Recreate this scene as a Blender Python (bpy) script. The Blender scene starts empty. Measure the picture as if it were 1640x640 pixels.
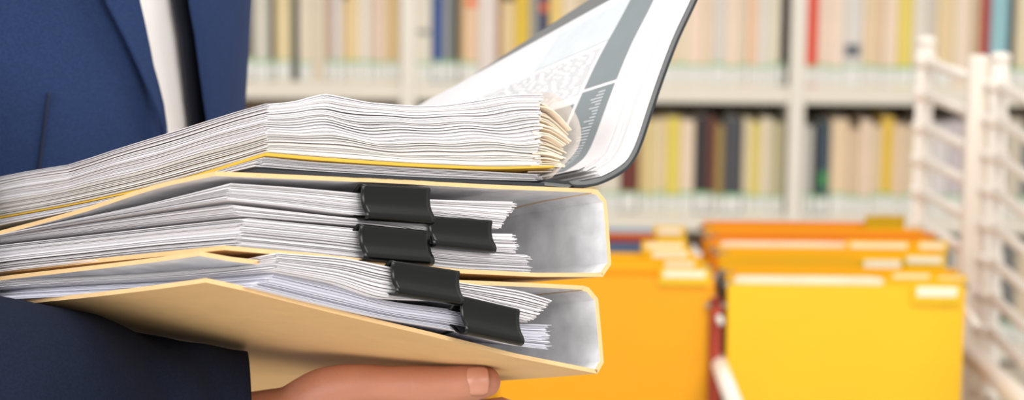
import bpy, bmesh, math, random
from mathutils import Vector, Matrix
from bisect import bisect_right
random.seed(7)
COL = bpy.context.scene.collection
sc = bpy.context.scene
F = 4000.0                       # focal length in pixels of the 1640 wide frame

# ------------------------------------------------------------------ camera
PITCH = math.radians(10); RS = 0.010
C0 = Vector((0, 0, 1.5))
fw = Vector((0, math.cos(PITCH), -math.sin(PITCH)))
r0 = Vector((1, 0, 0)); u0 = r0.cross(fw)
cr = math.sqrt(1 - RS * RS)
cR = r0 * cr + u0 * RS; cU = u0 * cr - r0 * RS
cam = bpy.data.cameras.new('camera'); camo = bpy.data.objects.new('camera', cam); COL.objects.link(camo)
camo.matrix_world = Matrix.Translation(C0) @ Matrix((cR, cU, -fw)).transposed().to_4x4()
cam.sensor_width = 36; cam.lens = F / 1640 * 36
cam.clip_start = 0.05; cam.clip_end = 60
cam.dof.use_dof = True; cam.dof.focus_distance = 1.40; cam.dof.aperture_fstop = 8.8
sc.camera = camo

def ray(x, y): return fw + cR * ((x - 820) / F) + cU * ((320 - y) / F)
def at(x, y, z): return C0 + ray(x, y) * z
def on_y(x, y, Y):               # measured point on the vertical plane at world Y
    r = ray(x, y); return C0 + r * (Y / r.y)

# ------------------------------------------------------------------ materials
def srgb(c):
    return tuple((v / 255 / 12.92 if v / 255 <= .04045 else ((v / 255 + .055) / 1.055) ** 2.4) for v in c) + (1,)
def mat(name, c, rough=.6, metal=0, var=.06, scale=30, attr=False, bump=0, bscale=200, spec=.5, coords='Object', trans=0, alpha=1, sss=0, stretch=None, sheen=0):
    m = bpy.data.materials.new(name); m.use_nodes = True; nt = m.node_tree; N = nt.nodes; L = nt.links
    p = N['Principled BSDF']; p.inputs['Roughness'].default_value = rough; p.inputs['Metallic'].default_value = metal
    p.inputs['Specular IOR Level'].default_value = spec
    p.inputs['Transmission Weight'].default_value = trans; p.inputs['Alpha'].default_value = alpha
    if sheen: p.inputs['Sheen Weight'].default_value = sheen
    if sss:
        p.inputs['Subsurface Weight'].default_value = sss; p.inputs['Subsurface Radius'].default_value = (.012, .004, .002); p.inputs['Subsurface Scale'].default_value = 1
    tc = N.new('ShaderNodeTexCoord'); src = tc.outputs[coords]
    if stretch:
        mp = N.new('ShaderNodeMapping'); mp.inputs['Scale'].default_value = stretch; L.new(src, mp.inputs['Vector']); src = mp.outputs[0]
    nz = N.new('ShaderNodeTexNoise'); nz.inputs['Scale'].default_value = scale; nz.inputs['Detail'].default_value = 5; L.new(src, nz.inputs['Vector'])
    mr = N.new('ShaderNodeMapRange'); mr.inputs['From Min'].default_value = .3; mr.inputs['From Max'].default_value = .7
    mr.inputs['To Min'].default_value = 1 - var; mr.inputs['To Max'].default_value = 1 + var
    L.new(nz.outputs['Fac'], mr.inputs['Value'])
    mx = N.new('ShaderNodeVectorMath'); mx.operation = 'SCALE'; mx.inputs[0].default_value = srgb(c)[:3]; L.new(mr.outputs[0], mx.inputs['Scale'])
    out = mx.outputs[0]
    if attr:
        at_ = N.new('ShaderNodeAttribute'); at_.attribute_name = 'shade'
        m2 = N.new('ShaderNodeVectorMath'); m2.operation = 'MULTIPLY'; L.new(out, m2.inputs[0]); L.new(at_.outputs['Color'], m2.inputs[1]); out = m2.outputs[0]
    L.new(out, p.inputs['Base Color'])
    if bump:
        n2 = N.new('ShaderNodeTexNoise'); n2.inputs['Scale'].default_value = bscale; n2.inputs['Detail'].default_value = 3; L.new(src, n2.inputs['Vector'])
        b = N.new('ShaderNodeBump'); b.inputs['Strength'].default_value = bump; b.inputs['Distance'].default_value = .001
        L.new(n2.outputs['Fac'], b.inputs['Height']); L.new(b.outputs[0], p.inputs['Normal'])
    return m
M = {}
M['paper'] = mat('paper', (243, 240, 241), .75, var=.02, scale=12, attr=True, spec=.2)
M['paper_cool'] = mat('paper_cool', (240, 240, 250), .75, var=.02, scale=12, attr=True, spec=.2)
M['yellow_sheet'] = mat('yellow_sheet', (222, 178, 58), .6, var=.05)
M['kraft'] = mat('kraft_board', (222, 184, 130), .65, var=.035, scale=60, bump=.15, bscale=300)
M['kraft_edge'] = mat('kraft_edge', (232, 194, 140), .6, var=.05, scale=80)
M['lining'] = mat('marbled_lining', (226, 225, 227), .6, var=.17, scale=60)
M['black_cover'] = mat('black_cover', (42, 44, 48), .45, var=.1)
M['grey_cover'] = mat('grey_cover', (112, 114, 114), .5, var=.04)
M['clip'] = mat('clip_enamel', (5, 6, 5), .27, var=.12, scale=8, spec=.38, bump=.03, bscale=60)
M['wire'] = mat('clip_wire', (30, 30, 30), .3, .6)
M['plastic'] = mat('clear_sleeve', (250, 238, 228), .25, var=.04, alpha=.42)
M['tab'] = mat('page_end', (250, 240, 226), .7, var=.05, attr=True)
M['suit_edge'] = mat('suit_edge', (26, 36, 62), .9, var=.1)
M['lining_dark'] = mat('jacket_lining', (24, 26, 38), .7, var=.1)
M['shirt'] = mat('white_shirt', (246, 240, 236), .8, var=.03, scale=8, bump=.1, bscale=90, stretch=(1, 1, .2))
M['skin'] = mat('skin', (180, 121, 97), .5, var=.06, scale=35, bump=.25, bscale=420, sss=.25)
M['nail'] = mat('nail', (188, 130, 107), .35, var=.03, scale=90)
M['hair'] = mat('hair', (48, 34, 26), .6, var=.2, scale=120)
M['shoe'] = mat('shoe_leather', (28, 22, 20), .3)
M['print_grey'] = mat('print_grey', (130, 138, 141), .7, var=.03, scale=40)
M['print_text'] = mat('print_text', (196, 200, 204), .7, var=.04, scale=60)
M['print_light'] = mat('print_light', (206, 212, 216), .7, var=.04, scale=60)
M['white_metal'] = mat('white_enamel', (244, 234, 222), .4, var=.02)
M['shelf'] = mat('shelf_board', (226, 219, 205), .5, var=.02, scale=5)
M['upright'] = mat('upright_board', (228, 222, 210), .5, var=.02, scale=5)
M['backboard'] = mat('shelf_back', (112, 94, 76), .7, var=.08, scale=5)
M['floor'] = mat('floor_vinyl', (196, 184, 166), .5, var=.05, scale=3)
M['wall'] = mat('wall_paint', (236, 232, 222), .8, var=.02, scale=3)
M['label_white'] = mat('spine_label', (222, 222, 216), .6, var=.03)
M['label_green'] = mat('spine_tape', (120, 190, 120), .6, var=.05)
M['tab_clear'] = mat('tab_plastic', (255, 214, 40), .3, var=.05, alpha=.8)
M['tab_olive'] = mat('tab_olive', (205, 172, 30), .3, var=.05, alpha=.9)
M['eye'] = mat('eye', (235, 235, 235), .2)

def suit(c):
    m = mat('navy_suit', c, .85, var=.04, scale=14, spec=.12)
    nt = m.node_tree; N = nt.nodes; L = nt.links; p = N['Principled BSDF']
    tc = N['Texture Coordinate'] if 'Texture Coordinate' in N else N.new('ShaderNodeTexCoord')
    ck = N.new('ShaderNodeTexChecker'); ck.inputs['Scale'].default_value = 900; L.new(tc.outputs['Object'], ck.inputs['Vector'])
    vo = N.new('ShaderNodeTexVoronoi'); vo.inputs['Scale'].default_value = 700; L.new(tc.outputs['Object'], vo.inputs['Vector'])
    b = N.new('ShaderNodeBump'); b.inputs['Strength'].default_value = .2; b.inputs['Distance'].default_value = .0004
    L.new(vo.outputs['Distance'], b.inputs['Height']); L.new(b.outputs[0], p.inputs['Normal'])
    src = p.inputs['Base Color'].links[0].from_socket
    mr = N.new('ShaderNodeMapRange'); mr.inputs['To Min'].default_value = .82; mr.inputs['To Max'].default_value = 1.25; mr.inputs['From Max'].default_value = .7
    L.new(vo.outputs['Distance'], mr.inputs['Value'])
    sm = N.new('ShaderNodeVectorMath'); sm.operation = 'SCALE'; L.new(src, sm.inputs[0]); L.new(mr.outputs[0], sm.inputs['Scale']); L.new(sm.outputs[0], p.inputs['Base Color'])
    return m
M['suit'] = suit((37, 52, 86)); M['suit_sleeve_shaded'] = suit((19, 26, 43))  # sleeve copy of the suit cloth, darkened for shade under the stack

# ------------------------------------------------------------------ object helpers
def mesh(name, verts, faces, mats, parent=None, mi=None, smooth=False, shade=None, mw=None, loc=None):
    me = bpy.data.meshes.new(name); me.from_pydata([tuple(v) for v in verts], [], faces)
    if not isinstance(mats, (list, tuple)): mats = [mats]
    for m in mats: me.materials.append(m)
    if mi: me.polygons.foreach_set('material_index', mi)
    if smooth: me.polygons.foreach_set('use_smooth', [True] * len(me.polygons))
    if shade:
        a = me.attributes.new('shade', 'FLOAT_COLOR', 'POINT')
        fl = []
        for s in shade: fl += [s[0], s[1], s[2], 1]
        a.data.foreach_set('color', fl)
    bm = bmesh.new(); bm.from_mesh(me); bmesh.ops.recalc_face_normals(bm, faces=bm.faces); bm.to_mesh(me); bm.free()
    o = bpy.data.objects.new(name, me); COL.objects.link(o)
    if parent: o.parent = parent
    if mw is not None: o.matrix_world = mw
    if loc is not None: o.location = loc
    return o
def tag(o, label, cat, group=None, kind=None):
    o['label'] = label; o['category'] = cat
    if group: o['group'] = group
    if kind: o['kind'] = kind
    return o
def empty(name, label, cat, mw=None, loc=None, group=None):
    o = bpy.data.objects.new(name, None); COL.objects.link(o); o.empty_display_size = .02
    if mw is not None: o.matrix_world = mw
    if loc is not None: o.location = loc
    return tag(o, label, cat, group)
def struct(o): o['kind'] = 'structure'; return o
class MB:
    def __init__(s): s.v = []; s.f = []; s.mi = []; s.sh = []
    def add(s, vs, fs, mi=0, sh=(1, 1, 1)):
        n = len(s.v); s.v += [Vector(v) for v in vs]; s.f += [tuple(i + n for i in f) for f in fs]; s.mi += [mi] * len(fs); s.sh += [sh] * len(vs)
    def box(s, a, b, mi=0, bev=0, sh=(1, 1, 1)):
        (x0, y0, z0), (x1, y1, z1) = a, b
        if bev:
            bm = bmesh.new(); bmesh.ops.create_cube(bm, size=1)
            for v in bm.verts: v.co = Vector(((x0 + x1) / 2 + v.co.x * (x1 - x0), (y0 + y1) / 2 + v.co.y * (y1 - y0), (z0 + z1) / 2 + v.co.z * (z1 - z0)))
            bmesh.ops.bevel(bm, geom=bm.edges[:], offset=bev, segments=2, affect='EDGES')
            bm.verts.ensure_lookup_table(); bm.verts.index_update()
            s.add([v.co.copy() for v in bm.verts], [tuple(v.index for v in f.verts) for f in bm.faces], mi, sh); bm.free(); return
        s.add([(x0, y0, z0), (x1, y0, z0), (x1, y1, z0), (x0, y1, z0), (x0, y0, z1), (x1, y0, z1), (x1, y1, z1), (x0, y1, z1)],
              [(0, 3, 2, 1), (4, 5, 6, 7), (0, 1, 5, 4), (1, 2, 6, 5), (2, 3, 7, 6), (3, 0, 4, 7)], mi, sh)
    def loft(s, pts, rad, seg=16, mi=0, ref=None, cap=True):
        # pts centres; rad (r1, r2) per centre; ref = direction of the r2 axis
        pts = [Vector(p) for p in pts]; n = len(pts); vs = []
        for i, p in enumerate(pts):
            t = (pts[min(i + 1, n - 1)] - pts[max(i - 1, 0)]).normalized()
            rf = Vector(ref if ref is not None else (0, 0, 1))
            if abs(rf.dot(t)) > .95: rf = Vector((1, 0, 0)) if abs(t.x) < .9 else Vector((0, 1, 0))
            e2 = (rf - t * rf.dot(t)).normalized(); e1 = t.cross(e2)
            r = rad[i] if isinstance(rad[i], (tuple, list)) else (rad[i], rad[i])
            for k in range(seg):
                a = 2 * math.pi * k / seg; vs.append(p + e1 * r[0] * math.cos(a) + e2 * r[1] * math.sin(a))
        fs = []
        for i in range(n - 1):
            for k in range(seg):
                k2 = (k + 1) % seg; fs.append((i * seg + k, i * seg + k2, (i + 1) * seg + k2, (i + 1) * seg + k))
        if cap: fs.append(tuple(range(seg - 1, -1, -1))); fs.append(tuple((n - 1) * seg + k for k in range(seg)))
        s.add(vs, fs, mi)
    def build(s, name, mats, parent=None, smooth=False, loc=None, mw=None, shade=False):
        return mesh(name, s.v, s.f, mats, parent, s.mi, smooth, s.sh if shade else None, mw, loc)
def smoothpath(pts, n):
    pts = [Vector(p) for p in pts]; out = []; m = len(pts) - 1
    for i in range(n + 1):
        t = i / n * m; k = min(int(t), m - 1); f = t - k
        p0 = pts[max(k - 1, 0)]; p1 = pts[k]; p2 = pts[k + 1]; p3 = pts[min(k + 2, m)]
        out.append(.5 * ((2 * p1) + (p2 - p0) * f + (2 * p0 - 5 * p1 + 4 * p2 - p3) * f * f + (3 * p1 - p0 - 3 * p2 + p3) * f ** 3))
    return out
def curve(pts):
    """smooth function through (x, y) points, straight beyond the ends"""
    pts = sorted(pts); X = [p[0] for p in pts]; Y = [p[1] for p in pts]; n = len(X)
    d = [(Y[i + 1] - Y[i]) / max(X[i + 1] - X[i], 1e-9) for i in range(n - 1)]
    mm = [d[0]] + [0 if d[i - 1] * d[i] <= 0 else 2 * d[i - 1] * d[i] / (d[i - 1] + d[i]) for i in range(1, n - 1)] + [d[-1]]
    def f(x):
        if x <= X[0]: return Y[0] + (x - X[0]) * mm[0] * .5
        if x >= X[-1]: return Y[-1] + (x - X[-1]) * mm[-1] * .5
        i = bisect_right(X, x) - 1; h = X[i + 1] - X[i]; t = (x - X[i]) / h
        return (2 * t ** 3 - 3 * t * t + 1) * Y[i] + (t ** 3 - 2 * t * t + t) * h * mm[i] + (-2 * t ** 3 + 3 * t * t) * Y[i + 1] + (t ** 3 - t * t) * h * mm[i + 1]
    return f

# ------------------------------------------------------------------ the frame of the tilted stack: a along the near edge, b to the back, h up
SA = at(345, 275, 1.3)
SU = (at(970, 308, 1.49204725) - SA).normalized()
rD = ray(0, 372); tD = (SA - C0).dot(SU) / rD.dot(SU)
SV = (C0 + rD * tD - SA).normalized(); SW = SU.cross(SV).normalized()
if SW.z < 0: SW = -SW
SM = Matrix.Translation(SA) @ Matrix((SU, SV, SW)).transposed().to_4x4()
def st(p): q = p - SA; return Vector((q.dot(SU), q.dot(SV), q.dot(SW)))
def on_b(x, y, b=0.):
    r = ray(x, y); t = ((SA - C0).dot(SV) + b) / r.dot(SV); q = st(C0 + r * t); return q.x, q.z
def on_a(x, y, a=0., k=0.):
    r = ray(x, y); n = SU + SV * k; t = ((SA - C0).dot(n) + a) / r.dot(n); q = st(C0 + r * t); return q.y, q.z
def UC(pix, b=0.): return curve([on_b(x, y, b) for x, y in pix])
def VC(pix, a=0., k=0.):
    return curve([on_a(x, y, a, k) for x, y in pix])
def smat(o=(0, 0, 0)): return SM @ Matrix.Translation(Vector(o))

def sheets(name, label, cat, group, m, topU, botU, topV, botV, n, b0=.003, La=.21, Lb=.297, a1t=None, a1b=None, jit=.0012, thick=.965,
           damp=.30, na=30, nb=14, lead=None, wav=.3, tint=None, parent=None, seed=1, clump=.25, fan=0., skew=0., drop=0.):
    rnd = random.Random(seed)
    aT, hT = on_b(*topU[0], b0); aB, hB = on_b(*botU[0], b0)
    gT = UC(topU, b0); gB = UC(botU, b0); vT = VC(topV, aT + skew * b0, skew); vB = VC(botV, aB + skew * b0, skew)
    vT0, vB0 = vT(b0), vB(b0)
    eT = on_b(*topU[-1], b0)[0] if a1t is None else a1t; eB = on_b(*botU[-1], b0)[0] if a1b is None else a1b
    n = int(n * 1.35); gaps = [rnd.uniform(.7, 1.3) if rnd.random() > clump * .5 else rnd.uniform(1.3, 2.0) for _ in range(n)]
    cum = [0]
    for g in gaps: cum.append(cum[-1] + g)
    ts = [c / cum[-1] for c in cum[:-1]]; gl = [g / cum[-1] for g in gaps]
    mb = MB(); o = Vector((aT, b0, hB)) if parent is None else Vector((0, 0, 0))
    ph = [rnd.uniform(0, 6.28) for _ in range(6)]
    off = 0
    for k, t in enumerate(ts):
        ja, jb, je = rnd.gauss(0, jit), abs(rnd.gauss(0, jit)), rnd.gauss(0, jit * 1.3)
        if rnd.random() < .08: je -= rnd.uniform(0, .004)
        a0 = aB + (aT - aB) * t + ja; a1 = eB + (eT - eB) * t + je; bb0 = b0 + jb
        bb1 = b0 + Lb + rnd.gauss(0, jit)
        dt = gl[k] * (thick if rnd.random() > .08 else .72)
        s = rnd.choice((1, 1, .97, .94, .9, .84)) * rnd.uniform(.97, 1) * (.955 + .045 * math.sin(t * 19 + ph[4]) * math.sin(t * 7 + ph[5])); c = (s, s * rnd.uniform(.985, 1), s * rnd.uniform(.99, 1.015))
        if tint: tt = tint(t, rnd); c = (c[0] * tt[0], c[1] * tt[1], c[2] * tt[2])
        vs = []
        for j in range(nb + 1):
            fb = (j / nb) ** 1.25; b = bb0 + (bb1 - bb0) * fb; q = math.exp(-(b - b0) / damp)
            for i in range(na + 1):
                a = a0 + (a1 - a0) * i / na; ash = -skew * (b - b0)
                w = (math.sin(a * 55 + ph[0] + t * 3) + .6 * math.sin(a * 120 + ph[1] + t * 7) + .5 * math.sin(b * 60 + ph[2] + 4 * t)) * wav * math.sin(math.pi * min(1, max(0, t))) / n
                tt = min(1, max(0, t + w))
                fe = fan * (i / na) ** 6 * (rnd.random() - .5)
                def hh(x):
                    x = max(0., min(1., x))
                    hu = gB(a) + (gT(a) - gB(a)) * x; hu0 = gB(aB) + (gT(aT) - gB(aB)) * x
                    hv = vB(b) - vB0 + (vT(b) - vT0 - vB(b) + vB0) * x
                    return hu0 + (hu - hu0) * q + hv
                lo = hh(tt); hi = hh(tt + dt)
                dr = drop * (1 - math.exp(-(b - b0) / .012)) * min(1, i / na * 7) * t; vs.append((a + ash - o.x, b - o.y, lo + fe - dr - o.z)); vs.append((a + ash - o.x, b - o.y, hi + fe - dr - o.z))
        W = (na + 1)
        def I(j, i, u): return 2 * (j * W + i) + u
        fs = []
        for j in range(nb):
            for i in range(na):
                if k == 0: fs.append((I(j, i, 0), I(j + 1, i, 0), I(j + 1, i + 1, 0), I(j, i + 1, 0)))
                fs.append((I(j, i, 1), I(j, i + 1, 1), I(j + 1, i + 1, 1), I(j + 1, i, 1)))
        for i in range(na):
            fs.append((I(0, i, 0), I(0, i + 1, 0), I(0, i + 1, 1), I(0, i, 1))); fs.append((I(nb, i, 0), I(nb, i, 1), I(nb, i + 1, 1), I(nb, i + 1, 0)))
        for j in range(nb):
            fs.append((I(j, 0, 0), I(j, 0, 1), I(j + 1, 0, 1), I(j + 1, 0, 0))); fs.append((I(j, na, 0), I(j + 1, na, 0), I(j + 1, na, 1), I(j, na, 1)))
        mb.add(vs, fs, 0, c)
    me = bpy.data.meshes.new(name); me.from_pydata([tuple(v) for v in mb.v], [], mb.f); me.materials.append(m)
    at_ = me.attributes.new('shade', 'FLOAT_COLOR', 'POINT'); fl = []
    for s in mb.sh: fl += [s[0], s[1], s[2], 1]
    at_.data.foreach_set('color', fl)
    ob = bpy.data.objects.new(name, me); COL.objects.link(ob)
    if parent is None: ob.matrix_world = smat(o); tag(ob, label, cat, group)
    else: ob.parent = parent
    return ob

# ------------------------------------------------------------------ lever arch binders
def strip(mb, prof, vfun, th, b0=0., b1=.32, nb=16, inner=1, a_lim=None):
    """board following prof [(a, h)] seen on the near edge, inner side to the left of travel when inner=1; vfun(b, i/n) adds height"""
    P = [Vector(p) for p in prof]; n = len(P); Nn = []
    for i in range(n):
        t = (P[min(i + 1, n - 1)] - P[max(i - 1, 0)]).normalized(); Nn.append(Vector((-t.y, t.x)) * inner)
    vs = []
    for j in range(nb + 1):
        b = b0 + (b1 - b0) * j / nb
        for i in range(n):
            dz = vfun(b, i / (n - 1)); p = P[i]; q = P[i] + Nn[i] * th
            vs += [(p.x, b, p.y + dz), (q.x, b, q.y + dz)]
    def I(j, i, u): return 2 * (j * n + i) + u
    fo, fi, fe = [], [], []
    for j in range(nb):
        for i in range(n - 1):
            fo.append((I(j, i, 0), I(j, i + 1, 0), I(j + 1, i + 1, 0), I(j + 1, i, 0))); fi.append((I(j, i, 1), I(j + 1, i, 1), I(j + 1, i + 1, 1), I(j, i + 1, 1)))
    for i in range(n - 1):
        fe.append((I(0, i, 0), I(0, i, 1), I(0, i + 1, 1), I(0, i + 1, 0))); fe.append((I(nb, i, 0), I(nb, i + 1, 0), I(nb, i + 1, 1), I(nb, i, 1)))
    for j in range(nb):
        fe.append((I(j, 0, 0), I(j + 1, 0, 0), I(j + 1, 0, 1), I(j, 0, 1))); fe.append((I(j, n - 1, 0), I(j, n - 1, 1), I(j + 1, n - 1, 1), I(j + 1, n - 1, 0)))
    k = len(mb.v); mb.v += [Vector(v) for v in vs]; mb.sh += [(1, 1, 1)] * len(vs)
    for L_, mi in ((fo, 0), (fi, 1), (fe, 2)):
        mb.f += [tuple(x + k for x in f) for f in L_]; mb.mi += [mi] * len(L_)
KM = [M['kraft'], M['lining'], M['kraft_edge']]
def fine(pix, per=6):
    out = []
    for i in range(len(pix) - 1):
        for k in range(per): out.append((pix[i][0] + (pix[i + 1][0] - pix[i][0]) * k / per, pix[i][1] + (pix[i + 1][1] - pix[i][1]) * k / per))
    return out + [pix[-1]]
def binder(label, top, spine, bot, topV, botV, origin):
    root = empty('binder', label, 'binder', mw=smat(origin), group='kraft lever arch binders')
    o = Vector(origin)
    vT = VC(topV, on_b(*top[0])[0]); vB = VC(botV, on_b(*bot[0])[0])
    dT = lambda b: vT(b) - vT(0); dB = lambda b: vB(b) - vB(0)
    sh = lambda pts: [(a - o.x, h - o.z) for a, h in pts]
    mb = MB(); strip(mb, sh([on_b(*p) for p in fine(top)]), lambda b, t: dT(b), .0024, inner=-1); mb.build('front_cover', KM, root)
    mb = MB(); strip(mb, sh([on_b(*p) for p in fine(bot)]), lambda b, t: dB(b), .0024, inner=1); mb.build('back_cover', KM, root)
    mb = MB(); strip(mb, sh([on_b(*p) for p in fine(spine, 3)]), lambda b, t: dT(b) + (dB(b) - dT(b)) * t, .0031, inner=-1); mb.build('spine', KM, root)
    return root
# upper binder
T_top = [(345, 274), (480, 280), (620, 286), (780, 295), (948, 302)]
T_spine = [(948, 302), (957, 304), (971, 321), (975, 360), (979, 423), (966, 442)]
T_bot = [(360, 400), (500, 412), (620, 425), (735, 437), (860, 443), (966, 443)]
T_topV = [(345, 274), (250, 295), (120, 337), (0, 369)]
T_botV = [(360, 400), (250, 411), (120, 424), (0, 438)]
binder('upper kraft binder with grey marbled lining, lying open under the black file', T_top, T_spine, T_bot, T_topV, T_botV, (0, 0, 0))
# lower binder
L_top = [(320, 402), (370, 411), (520, 428), (735, 448), (860, 453), (934, 457)]
L_spine = [(934, 457), (943, 460), (958, 478), (962, 520), (967, 580), (957, 598)]
L_bot = [(330, 452), (390, 465), (520, 498), (690, 538), (825, 572), (957, 598)]
L_topV = [(320, 402), (250, 412), (120, 428), (0, 442)]
L_botV = [(330, 452), (250, 463), (150, 475), (30, 487)]
binder('lowest kraft binder resting on the hand, its tan board seen from below', L_top, L_spine, L_bot, L_topV, L_botV, (0, 0, -.058))
gLb = UC(L_bot); vLb = VC(L_botV, on_b(330, 452)[0]); vLb0 = vLb(0)
def cover_h(a, b): return gLb(a) + vLb(b) - vLb0
def hit_cover(x, y):
    lo, hi = None, None
    z = 1.25; prev = None
    while z < 2:
        q = st(at(x, y, z)); d = q.z - cover_h(q.x, q.y)
        if prev is not None and prev * d < 0: return z
        prev = d; z += .002
    return None

# ------------------------------------------------------------------ paper bundles
G1 = 'paper bundles in the upper binder'; G2 = 'paper bundles in the lower binder'
sheets('paper_bundle', 'topmost clipped bundle of white sheets inside the upper kraft binder', 'papers', G1, M['paper'],
       [(370, 292), (460, 298), (576, 308), (686, 318), (831, 322)], [(366, 320), (460, 330), (576, 344), (686, 350), (800, 366)],
       [(370, 292), (260, 320), (120, 350), (0, 375)], [(366, 320), (260, 336), (120, 358), (0, 378)], 26, seed=3, jit=.0010, wav=.2, skew=.06)
sheets('paper_bundle', 'thin middle bundle of white sheets held by the far right clip of the upper binder', 'papers', G1, M['paper'],
       [(374, 327), (470, 338), (576, 349), (686, 356), (785, 373), (825, 374)], [(384, 345), (470, 352), (576, 361), (640, 371), (700, 392), (785, 402), (828, 405)],
       [(374, 327), (260, 342), (120, 362), (0, 380)], [(384, 345), (260, 358), (120, 374), (0, 388)], 18, seed=4, jit=.0010, wav=.2, skew=.06)
sheets('paper_bundle', 'thick loose bundle of white sheets lying on the bottom board of the upper binder', 'papers', G1, M['paper'],
       [(392, 348), (470, 356), (576, 366), (640, 376), (700, 396), (790, 404), (846, 408)], [(382, 399), (470, 408), (576, 420), (690, 430), (760, 436), (848, 438)],
       [(392, 348), (260, 362), (120, 378), (0, 391)], [(382, 399), (260, 408), (120, 422), (0, 435)], 34, seed=5, jit=.0014, wav=.35, clump=.35, skew=.08)
sheets('paper_bundle', 'upper clipped bundle of white sheets inside the lowest kraft binder', 'papers', G2, M['paper'],
       [(446, 404), (540, 410), (625, 425), (735, 450), (830, 463), (886, 479)], [(440, 432), (540, 452), (625, 478), (735, 483), (810, 505), (850, 516)],
       [(446, 404), (380, 417), (300, 427), (120, 440), (0, 448)], [(440, 432), (300, 444), (120, 453), (0, 460)], 24, seed=6, jit=.0012, wav=.2, b0=-.012, skew=.19, drop=.006)
sheets('paper_bundle', 'lowest clipped bundle of bluish white sheets just above the tan board', 'papers', G2, M['paper_cool'],
       [(448, 436), (540, 458), (625, 482), (735, 497), (828, 519), (878, 520)], [(404, 459), (520, 488), (625, 511), (735, 530), (830, 553), (878, 559)],
       [(448, 436), (300, 449), (120, 458), (0, 464)], [(396, 461), (300, 466), (120, 475), (0, 481)], 34, seed=8, jit=.0012, wav=.2, skew=.17, b0=-.005)

# ------------------------------------------------------------------ binder clips
def clip(label, tl, tr, bl, br, bfront=-.004, n=14):
    a0, h0t = on_b(*tl, bfront); a1, h1t = on_b(*tr, bfront); _, h0b = on_b(*bl, bfront); _, h1b = on_b(*br, bfront)
    o = Vector(((a0 + a1) / 2, bfront, (h0b + h1b) / 2))
    root = empty('binder_clip', label, 'clip', mw=smat(o), group='black binder clips on the papers')
    prof = [(.012, .62), (.011, .66), (.008, .76), (.003, .93), (.0012, .99), (0, 1.0), (-.0012, .985), (-.0016, .93), (-.0006, .80), (-.0002, .65), (-.0004, .5), (-.0012, .36), (-.0028, .22), (-.0034, .12), (-.0028, .04), (-.001, 0), (.0015, .02), (.005, .10), (.008, .24), (.011, .34), (.012, .38)]
    vs, fs = [], []
    for i in range(n + 1):
        s = i / n; a = a0 + (a1 - a0) * s; ht = h0t + (h1t - h0t) * s; hb = h0b + (h1b - h0b) * s
        for (b, f) in prof: vs.append((a - o.x, b, hb + (ht - hb) * f - o.z))
    m = len(prof)
    for i in range(n):
        for k in range(m - 1): fs.append((i * m + k, i * m + k + 1, (i + 1) * m + k + 1, (i + 1) * m + k))
    body = mesh('clip_body', vs, fs, M['clip'], root, smooth=True)
    sd = body.modifiers.new('s', 'SOLIDIFY'); sd.thickness = .0007; sd.offset = 0
    for sgn in (1, -1):
        f = .5 + .16 * sgn; hm = (h0t + h1t + h0b + h1b) / 2 / 2; H = ((h0t - h0b) + (h1t - h1b)) / 2
        z = (h0b + h1b) / 2 + H * f - o.z; w = (a1 - a0) * .36
        pts = smoothpath([(-w, .014, z + .0005 * sgn), (-w * .95, .024, z + .001 * sgn), (-w * .45, .042, z + .0015 * sgn), (-w * .2, .052, z + .0015 * sgn), (w * .2, .052, z + .0015 * sgn), (w * .45, .042, z + .0015 * sgn), (w * .95, .024, z + .001 * sgn), (w, .014, z + .0005 * sgn)], 28)
        mb = MB(); mb.loft(pts, [.0008] * len(pts), 8, ref=(0, 0, 1)); mb.build('wire_handle', M['wire'], root, smooth=True)
clip('black clip highest in the upper binder, directly under its top board', (576, 295), (686, 301), (575, 352), (686, 359), -.001)
clip('black clip of the upper binder set back behind and right of the two stacked clips', (684, 346), (785, 353), (684, 395), (783, 405), .001)
clip('black clip of the upper binder directly below the topmost clip', (573, 359), (686, 370), (576, 417), (690, 425), -.001)
clip('black clip holding the upper bundle of the lowest binder', (624, 417), (733, 434), (628, 472), (731, 489), -.0145)
clip('black clip at the far right, holding the lowest bundle above the tan board', (735, 473), (829, 495), (733, 534), (826, 553), -.0140)

# ------------------------------------------------------------------ open black file on top
file_root = empty('open_file', 'open black file lying on the upper binder, cover raised, full of white pages', 'file', mw=smat((.03, 0, .003)))
FO = Vector((.03, 0, .003))
def fchild(name, mb, mats, smooth=False, shade=False, parent=None):
    for v in mb.v: v -= FO
    return mb.build(name, mats, parent or file_root, smooth, shade=shade)
bb = [(412, 270), (560, 278), (700, 285), (800, 290), (872, 293)]
vbb = VC([(345, 272), (250, 293), (120, 335), (0, 366)], 0); vb0 = vbb(0)
mb = MB(); strip(mb, [on_b(*p) for p in fine(bb, 4)], lambda b, t: vbb(b) - vb0, .0022, b1=.315, inner=-1)
fchild('back_cover', mb, [M['black_cover']] * 3)
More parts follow.
